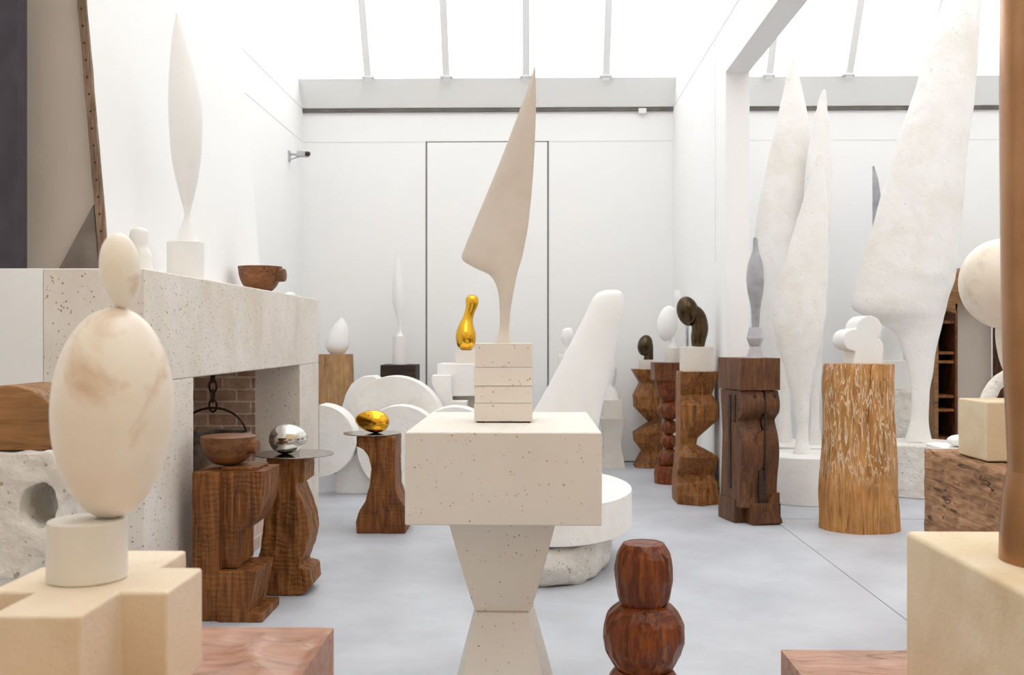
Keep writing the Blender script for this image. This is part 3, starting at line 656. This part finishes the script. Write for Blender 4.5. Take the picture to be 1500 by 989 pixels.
P_('foot', lathe(x2, Y2, [(21*bd, 0), (22*bd, .1), (19*bd, .18), (12*bd, zz_(684))], 32), m_bead, bp, sharp=60)
Y2b = Y2+.02
zm = Z(984, 510, Y2b)
single('marble_cylinder', lathe(X(985.5, Y2b), Y2b, [(S(11.5, Y2b), t2), (S(11.5, Y2b), zm)], 40), m_block, 'short beige stone cylinder on the beaded pedestal', 'plinth', bevel=.003)
single('white_ovoid', join(ellipsoid((X(978, Y2b), Y2b, Z(978, 474, Y2b)), (S(15, Y2b), S(13, Y2b), S(26, Y2b)), 8), loft_px(Y2b, [(490, 980, 989), (500, 981, 989), (510, 979, 991)], .9, z1=zm)), m_smooth, 'white plaster ovoid on a short neck on the beaded pedestal', 'sculpture')
Yn = 10.5
single('bust_pedestal', box(X(985, Yn), X(1002, Yn), Yn-.08, Yn+.08, 0, Z(994, 470, Yn)), m_plaster, 'narrow white plaster post behind the white ovoid of the right row', 'pedestal', bevel=.006)
single('small_white_form', loft_px(Yn, [(425, 989, 996), (432, 987, 999), (440, 988, 1002), (450, 990, 1003), (470, 989, 1002)], .9, z1=Z(994, 470, Yn)), m_smooth, 'tiny white plaster form peeping above the ovoid of the beaded pedestal', 'sculpture')

Y3 = 8.8
t3 = Z(1028, 544, Y3)
facet(Y3, [(544, 1001, 1022, 1055, 1, 1), (577, 1001, 1012, 1047, .3, .8), (592, 1001, 1020, 1055, .9, 1), (614, 1001, 1022, 1054, 1, 1), (640, 1001, 1010, 1026, .5, .7), (650, 1001, 1010, 1024, .5, .7), (667, 999, 1020, 1055, 1, 1), (694, 996, 1011, 1049, .35, .9), (706, 996, 1016, 1054, .9, 1), (722, 995, 1020, 1055, 1.1, 1.1), (999, 996, 1028, 1056, 1.15, 1)], .4, 'zigzag_pedestal', m_zig, 'nearer zigzag carved amber oak pedestal with a deep notch, beside the partition end', dx=-.04)
t3b = Z(1028, 508, Y3)
single('beige_block', box(X(1005, Y3)-.04, X(1048, Y3)-.04, Y3-.14, Y3+.12, t3, t3b), m_block, 'pale square stone block on the notched zigzag pedestal', 'plinth', bevel=.005)
def pt(a, b, Y, dx=0, dy=0): return (X(a, Y)+dx, Y+dy, Z(a, b, Y))
nk = smooth_prof([pt(1016, 452, Y3, -.04), pt(1028, 462, Y3, -.04), pt(1032, 480, Y3, -.04), pt(1030, 495, Y3, -.04), (X(1029, Y3)-.04, Y3, t3b)], 5)
single('dark_ovoid', join(ellipsoid((X(1014, Y3)-.04, Y3, Z(1014, 456, Y3)), (S(16, Y3), S(15, Y3), S(22, Y3)), -14), tube(nk, [S(9+3.2*math.sin(math.pi*k/(len(nk)-1)), Y3) for k in range(len(nk))], 24)), m_dkbronze, 'larger dark olive bronze ovoid on a thick curved neck on the notched zigzag pedestal', 'sculpture')

# squared carved pedestal
Yx0 = 7.72; xa, xb2 = 1.55, 1.88; Yx1 = Yx0+.42
tt = thing('totem_pedestal', ((xa+xb2)/2, Yx0+.2, 0), 'dark squared oak pedestal with curved flanks and central groove in front of the partition end', 'pedestal')
zt4 = Z(1100, 524, Yx0+.2)
def zp(p): return max(0, Z(1115, p, Yx0))
P_('top_block', box(xa, xb2, Yx0, Yx1, zp(572), zt4), m_totem, tt, bevel=.004)
prof = smooth_prof([(Yx0+.03, zp(573)), (Yx0+.0, zp(590)), (Yx0+.01, zp(604)), (Yx0+.07, zp(614)), (Yx0+.08, zp(620)), (Yx0+.02, zp(645)), (Yx0+.01, zp(670)), (Yx0+.04, zp(700)), (Yx0+.05, zp(725)), (Yx0+.03, zp(742)), (Yx0+.03, zp(745))], 4)
mid = (xa+xb2)/2+.04
for u, v in ((xa+.012, mid-.008), (mid+.008, xb2-.004)):
    P_('leg', prism_x([(y, z) for y, z in prof]+[(Yx1-.02, zp(745)), (Yx1-.06, zp(640)), (Yx1-.02, zp(573))], u, v), m_totem, tt, bevel=.004)
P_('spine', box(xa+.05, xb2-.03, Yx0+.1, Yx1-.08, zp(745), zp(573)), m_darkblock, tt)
rr_ = .085
P_('knee_disc', tube([(mid, Yx0+.012, zp(648)), (mid, Yx0+.1, zp(648))], S(16, Yx0), 32), m_totem, tt, bevel=.003)
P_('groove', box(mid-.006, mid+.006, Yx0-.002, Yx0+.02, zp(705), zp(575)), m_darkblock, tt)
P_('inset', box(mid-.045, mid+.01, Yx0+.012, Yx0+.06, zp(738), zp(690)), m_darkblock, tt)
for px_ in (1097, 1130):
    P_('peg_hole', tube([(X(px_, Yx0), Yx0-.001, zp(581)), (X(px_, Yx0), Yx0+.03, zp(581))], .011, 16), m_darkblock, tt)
P_('foot_block', box(xa+.09, xb2, Yx0-.01, Yx1-.0, 0, zp(738)), m_totem, tt, bevel=.006)
P_('rear_foot', box(xa+.0, xa+.09, Yx0+.12, Yx1, 0, zp(735)), m_totem, tt, bevel=.006)
P_('half_disc', prism([(mid+.03+.1*math.cos(R(a)), .012+.1*math.sin(R(a))) for a in range(0, 181, 10)], Yx0-.028, Yx0), m_totem, tt, bevel=.003)
P_('ankle_disc', prism([(xb2-.004+.1*math.cos(R(a)), zp(742)+.1*math.sin(R(a))) for a in range(90, 181, 10)]+[(xb2-.004, zp(742))], Yx0+.0, Yx0+.09), m_totem, tt, bevel=.003)
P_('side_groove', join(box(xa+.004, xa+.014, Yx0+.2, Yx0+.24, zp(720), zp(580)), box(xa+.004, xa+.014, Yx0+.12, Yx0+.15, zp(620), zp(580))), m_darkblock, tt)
tt.rotation_euler = (0, 0, R(14))
# grey slender figure
Yy = Yx0+.2; xg = X(1106, Yy)
gb = [(16, zt4), (9, Z(0, 0, 1)*0+zt4+S(14, Yy)), (15, zt4+S(26, Yy)), (13, zt4+S(34, Yy)), (5.5, zt4+S(45, Yy))]
single('faceted_foot', loft([ring(xg, Yy, z, S(a*.8, Yy), S(a*.8, Yy), 6) for a, z in ((16, zt4), (9.5, zt4+S(16, Yy)), (15.5, zt4+S(28, Yy)), (11, zt4+S(44, Yy)))]), m_greyblock, 'pale grey faceted marble foot on the dark squared pedestal', 'plinth', sharp=15)
ztf = zt4+S(44, Yy)
single('grey_bottle', loft_px(Yy, [(348, 1104, 1108), (352, 1103, 1110), (368, 1102, 1112), (385, 1096, 1117), (405, 1093.5, 1119), (425, 1095, 1118), (450, 1100, 1114), (478, 1101, 1112)], 1, z1=ztf), m_greymarble, 'slender grey marble spindle with narrow neck on the faceted foot', 'sculpture')

# ------------------------------------------------------------------ right room: tall white forms on drums
DZ = .41
K = [(9.95, [(88, 1159, 1165), (110, 1152, 1170), (163, 1141, 1182), (230, 1126, 1189), (300, 1112, 1186), (380, 1102, 1180), (460, 1102, 1174), (520, 1110, 1168), (560, 1126, 1163), (605, 1138, 1158), (650, 1136, 1162)], 'tall broad white plaster blade, leftmost of the three grouped behind the squared pedestal'),
     (9.75, [(132, 1204, 1209), (160, 1196, 1213), (218, 1184, 1218), (300, 1176, 1218), (400, 1175, 1212), (500, 1178, 1206), (560, 1184, 1202), (610, 1188, 1200), (650, 1184, 1204)], 'slim tall white plaster blade with its tip right of the other two grouped blades'),
     (8.95, [(228, 1198, 1204), (255, 1188, 1208), (300, 1174, 1212), (360, 1156, 1214), (420, 1138, 1212), (460, 1132, 1209), (495, 1136, 1203), (530, 1148, 1194), (570, 1159, 1187), (610, 1166, 1184), (640, 1165, 1184), (658, 1161, 1190)], 'lower front white plaster blade of the three grouped behind the log')]
for i, (Y, rws, lab) in enumerate(K):
    g = loft_px(Y, rws, .42, z1=DZ, p=1.7, n=56, ymax=.16)
    single('tall_sculpture', wobble(g, .008, .12, i), m_aged, lab, 'sculpture', 'tall white plaster blades in the right room')
xd = X(1178, 8.95)
single('round_drum', lathe(xd, 8.95, [(.385, 0), (.38, DZ-.01), (.375, DZ)], 80), m_aged, 'round white plaster drum under the lower front blade, beside the log', 'plinth', bevel=.006)
single('round_drum', lathe(X(1170, 9.85), 9.85, [(.41, 0), (.41, DZ)], 80), m_aged, 'rear round white plaster drum under the two farther grouped blades', 'plinth', bevel=.006)
# big blade
Ym = 9.35
rows = [(-150, 1424, 1430), (-90, 1406, 1436), (0, 1381, 1437), (80, 1357, 1433), (153, 1334, 1426), (232, 1307, 1416), (335, 1278, 1408), (390, 1260, 1403), (425, 1250, 1394), (447, 1247, 1387), (462, 1256, 1384), (475, 1287, 1381), (495, 1312, 1376), (540, 1329, 1368), (590, 1335, 1361), (625, 1332, 1361), (652, 1325, 1366)]
DM = Z(1345, 648, Ym)
single('giant_sculpture', wobble(loft_px(Ym, rows, .4, z1=DM, p=1.8, n=64, ymax=.2), .01, .15, 5), m_aged, 'giant white plaster blade rising out of the top of the picture on one slim leg', 'sculpture')
single('round_drum', wobble(lathe(X(1350, Ym), Ym, [(.40, 0), (.40, DM/2), (.395, DM)], 80), .006, .1), m_rock, 'rough white plaster drum under the leg of the giant blade', 'plinth', bevel=.01)
# log with trefoil
Yl = 7.62
tl = Z(1259, 533, Yl)
rows = [(533, 1209, 1309), (560, 1207, 1308), (600, 1208, 1308), (640, 1207, 1310), (680, 1204, 1312), (720, 1201, 1313), (750, 1202, 1316), (776, 1201, 1317)]
gl = loft_px(Yl, rows, .86, n=90, z1=0, sub=5)
V = []
cxl = X(1259, Yl)
for x, y, z in gl[0]:
    a = math.atan2(y-Yl, x-cxl); k = 1+.028*noise.noise(Vector((math.cos(a)*2.2, math.sin(a)*2.2, z*1.1)))*2+.02*noise.noise(Vector((math.cos(a)*7, math.sin(a)*7, z*2)))
    dlt = abs((a+R(97)+math.pi) % (2*math.pi)-math.pi)
    if dlt < .09: k -= .05*(1-dlt/.09)
    V.append((cxl+(x-cxl)*k, Yl+(y-Yl)*k, z))
single('tree_trunk', (V, gl[1]), m_log, 'upright peeled tree trunk with pale gouged streaks, carrying the trefoil', 'pedestal', sharp=50)
Yc2 = Yl-.05
def dsk(a, b, r, y0=-.1, y1=.17): return prism([(X(a, Yc2)+S(r, Yc2)*math.cos(R(t)), Z(a, b, Yc2)+S(r, Yc2)*math.sin(R(t))) for t in range(0, 360, 10)], Yc2+y0, Yc2+y1)
g = join(dsk(1267, 481, 18), dsk(1245, 498, 15.5), dsk(1270, 510, 17.5), dsk(1258, 498, 9), prism([(X(1245, Yc2), tl), (X(1286, Yc2), tl), pz(1287, 510, Yc2), pz(1262, 500, Yc2), pz(1247, 508, Yc2)], Yc2-.1, Yc2+.17))
single('trefoil_block', g, m_smooth, 'thick white three lobed plaster block on the peeled tree trunk', 'sculpture', rough=(.006, .003, .1))
# small things behind the log
Yj = 10.1
zj0, zj1 = Z(1300, 570, Yj), Z(1300, 528, Yj)
single('plaster_box', box(X(1284, Yj), X(1326, Yj), Yj-.15, Yj+.15, zj0, zj1), m_plaster, 'white plaster box between the log and the giant blade leg', 'plinth', bevel=.006)
single('rough_plaster_lump', wobble(box(X(1284, Yj), X(1332, Yj), Yj-.18, Yj+.18, 0, zj0), .02, .15), m_rock, 'rough white plaster lump under the plaster box behind the log', 'stone', rough=(.02, .05, .12))
single('white_bell', loft_px(Yj, [(474, 1298, 1316), (480, 1293, 1320), (495, 1291, 1322), (528, 1290, 1322)], .9, z1=zj1), m_smooth, 'rounded white plaster bell on the plaster box seen under the giant blade', 'sculpture')
Ys2 = 11.0
zq = Z(1283, 345, Ys2)
single('grey_fin', prism([pz(1279, 420, Ys2), pz(1283, 420, Ys2), pz(1291, 300, Ys2), pz(1285, 262, Ys2), pz(1279, 243, Ys2)], Ys2-.03, Ys2+.03), m_greymarble, 'thin grey pointed fin seen left of the giant blade', 'sculpture', bevel=.004)
single('fin_stand', box(X(1272, Ys2), X(1292, Ys2), Ys2-.08, Ys2+.08, 0, Z(1283, 420, Ys2)), m_plaster, 'plain white stand under the grey fin behind the giant blade', 'pedestal', bevel=.006)

# wooden archway with shelves
Yw2 = 10.6
aw = thing('wooden_archway', (X(1430, Yw2), Yw2, 0), 'dark wooden archway with side shelves right of the giant blade', 'archway')
cxa = 1435; 
def awp(a, b): return pz(a, b, Yw2)
P_('beam', prism([awp(1376, 455), awp(1386, 420), awp(1396, 400), awp(1404, 393), awp(1480, 385), awp(1490, 430), awp(1470, 432), awp(1425, 437), awp(1400, 444), awp(1393, 460)], Yw2-.12, Yw2+.1), m_arch, aw, bevel=.01)
P_('post', box(X(1460, Yw2), X(1482, Yw2), Yw2-.1, Yw2+.1, 0, Z(1460, 432, Yw2)), m_oakdk, aw, bevel=.008)
P_('side_panel', box(X(1362, Yw2), X(1368, Yw2), Yw2-.12, Yw2+.3, 0, Z(1360, 470, Yw2)), m_arch, aw, bevel=.004)
P_('back_panel', box(X(1368, Yw2), X(1396, Yw2), Yw2+.28, Yw2+.3, 0, Z(1360, 450, Yw2)), m_darkblock, aw)
P_('side_panel', box(X(1392, Yw2), X(1396, Yw2), Yw2-.12, Yw2+.3, 0, Z(1390, 445, Yw2)), m_oakdk, aw, bevel=.004)
for py in (470, 515, 528, 578, 598, 640):
    z_ = Z(1380, py, Yw2); P_('shelf', box(X(1368, Yw2), X(1392, Yw2), Yw2-.1, Yw2+.28, z_-.03, z_), m_oak, aw, bevel=.003)
single('grey_door_board', box(X(1396, Yw2), X(1460, Yw2), Yw2+.12, Yw2+.16, 0, Z(1420, 436, Yw2)), m_greyw, 'tall plain grey board filling the wooden archway', 'board', bevel=.004)
# dome and ring
Yr = 6.6
zr = Z(1406, 655, Yr)
single('plaster_stand', box(X(1378, Yr), X(1500, Yr), Yr-.2, Yr+.25, 0, zr), m_plaster, 'low white plaster stand behind the weathered beam', 'pedestal', bevel=.008)
single('white_dome', ellipsoid((X(1406, Yr), Yr, zr+.001+S(9, Yr)*.98), (S(18, Yr), S(16, Yr), S(9, Yr)), 0), m_smooth, 'low white egg shape lying behind the weathered beam', 'sculpture')
rp = [(X(1500, Yr)+S(68, Yr)*math.cos(R(a)), Yr, zr+S(112, Yr)*math.sin(R(a))) for a in range(0, 181, 8)]
rp = [(x, y, max(zr, z)) for x, y, z in rp]
single('rough_ring', wobble(tube(rp, .045, 16), .012, .06), m_rock, 'rough white plaster hoop standing behind the yellow cube at right', 'sculpture')

# ------------------------------------------------------------------ right foreground
g = box(1.94, 2.75, 3.75, 4.98, 0, .9)
single('weathered_beam', wobble(([v for v in g[0]], g[1]), 0, 1), m_beam, 'weathered cracked timber block at the right, carrying the yellow stone cube', 'beam', rough=(.016, .022, .1))
Yv2 = 4.4
x5 = X(1446, Yv2)
single('yellow_cube', box(x5, x5+.34, Yv2, Yv2+.3, .905, Z(1450, 589, Yv2)), m_yelstone, 'small yellow limestone cube on the weathered timber block', 'plinth', bevel=.008)
tz5 = Z(1450, 589, Yv2); yh5 = Yv2+.15; hcx = X(1471, yh5); hcz = Z(1471, 416, yh5)
nkp = smooth_prof([(hcx+.05, yh5, hcz-.12), (hcx+.02, yh5, hcz-.22), (hcx+.03, yh5, hcz-.33), (hcx+.08, yh5, tz5+.08), (hcx+.09, yh5, tz5)], 5)
single('cream_ovoid', join(ellipsoid((hcx, yh5, hcz), (S(62, yh5), S(56, yh5), S(66, yh5)), -18), tube(nkp, [.07-.02*math.sin(math.pi*k/(len(nkp)-1)) for k in range(len(nkp))], 28)), m_cream, 'polished cream marble ovoid on a slim neck on the yellow cube', 'sculpture')

zt6 = H-.9
single('timber_block', gouged(X(1144, 2.89), 2.1, 1.5, 2.89, 0, zt6, .11, .016, .015, 3), m_scoop, 'pinkish oak timber block low at the bottom right under the yellow limestone block', 'block', sharp=50)
zq6 = H-.5
g = box(X(1326, 2.6), 1.75, 1.62, 2.6, zt6+.003, zq6)
single('limestone_block', g, m_yelstone, 'large yellow limestone block in the right foreground', 'plinth', bevel=.014, seg=4)
Yk2 = 2.24; kx = X(1470, Yk2)+.115
bc = thing('bronze_column', (kx, Yk2, zq6), 'tall brown polished bronze column cut off by the right picture edge', 'sculpture')
P_('shaft', lathe(kx, Yk2, smooth_prof([(.096, zq6+.195), (.1, zq6+.3), (.108, zq6+.5), (.112, zq6+.8), (.113, zq6+1.2), (.105, zq6+1.6), (.08, zq6+2.0), (.04, zq6+2.3), (.004, zq6+2.45)], 6), 72), m_bronze, bc)
P_('foot', lathe(kx, Yk2, smooth_prof([(.115, zq6), (.113, zq6+.08), (.108, zq6+.15), (.098, zq6+.2)], 5), 72), m_bronze, bc)

# beaded wooden pillar in front
Yr3 = 3.75; xr3 = X(943, Yr3); u = S(1, Yr3)
def zr3(p): return Z(943, p, Yr3)
br = thing('ball_pillar', (xr3, Yr3, 0), 'short dark red brown oak pillar of carved barrels and balls at the bottom centre', 'pedestal')
def chis(prof, n=128, seed=0):
    g = lathe(xr3, Yr3, smooth_prof(prof, 14), n); V = []
    for x, y, z in g[0]:
        a = math.atan2(y-Yr3, x-xr3)
        q = Vector((math.cos(a)*3.4, math.sin(a)*3.4, z*19+seed*3))
        d = noise.voronoi(q*1.0)[0][0]
        k = 1-.045*max(0, 1-d*d*1.5)+.012*noise.noise(q*.6)
        V.append((xr3+(x-xr3)*k, Yr3+(y-Yr3)*k, z))
    return V, g[1]
P_('barrel', chis([(30*u, zr3(892)), (38*u, zr3(876)), (43*u, zr3(850)), (43.5*u, zr3(835)), (40*u, zr3(812)), (31*u, zr3(797)), (30*u, zr3(796))], seed=1), m_bead, br, sharp=60)
P_('ball', chis([(32*u, zr3(984)), (46*u, zr3(972)), (57*u, zr3(950)), (61*u, zr3(928)), (57*u, zr3(905)), (44*u, zr3(888)), (30*u, zr3(882))], seed=2), m_bead, br, sharp=60)
P_('foot', chis([(62*u, 0), (62*u, .08), (56*u, .15), (44*u, zr3(980)), (38*u, zr3(979))], seed=3), m_bead, br, sharp=60)
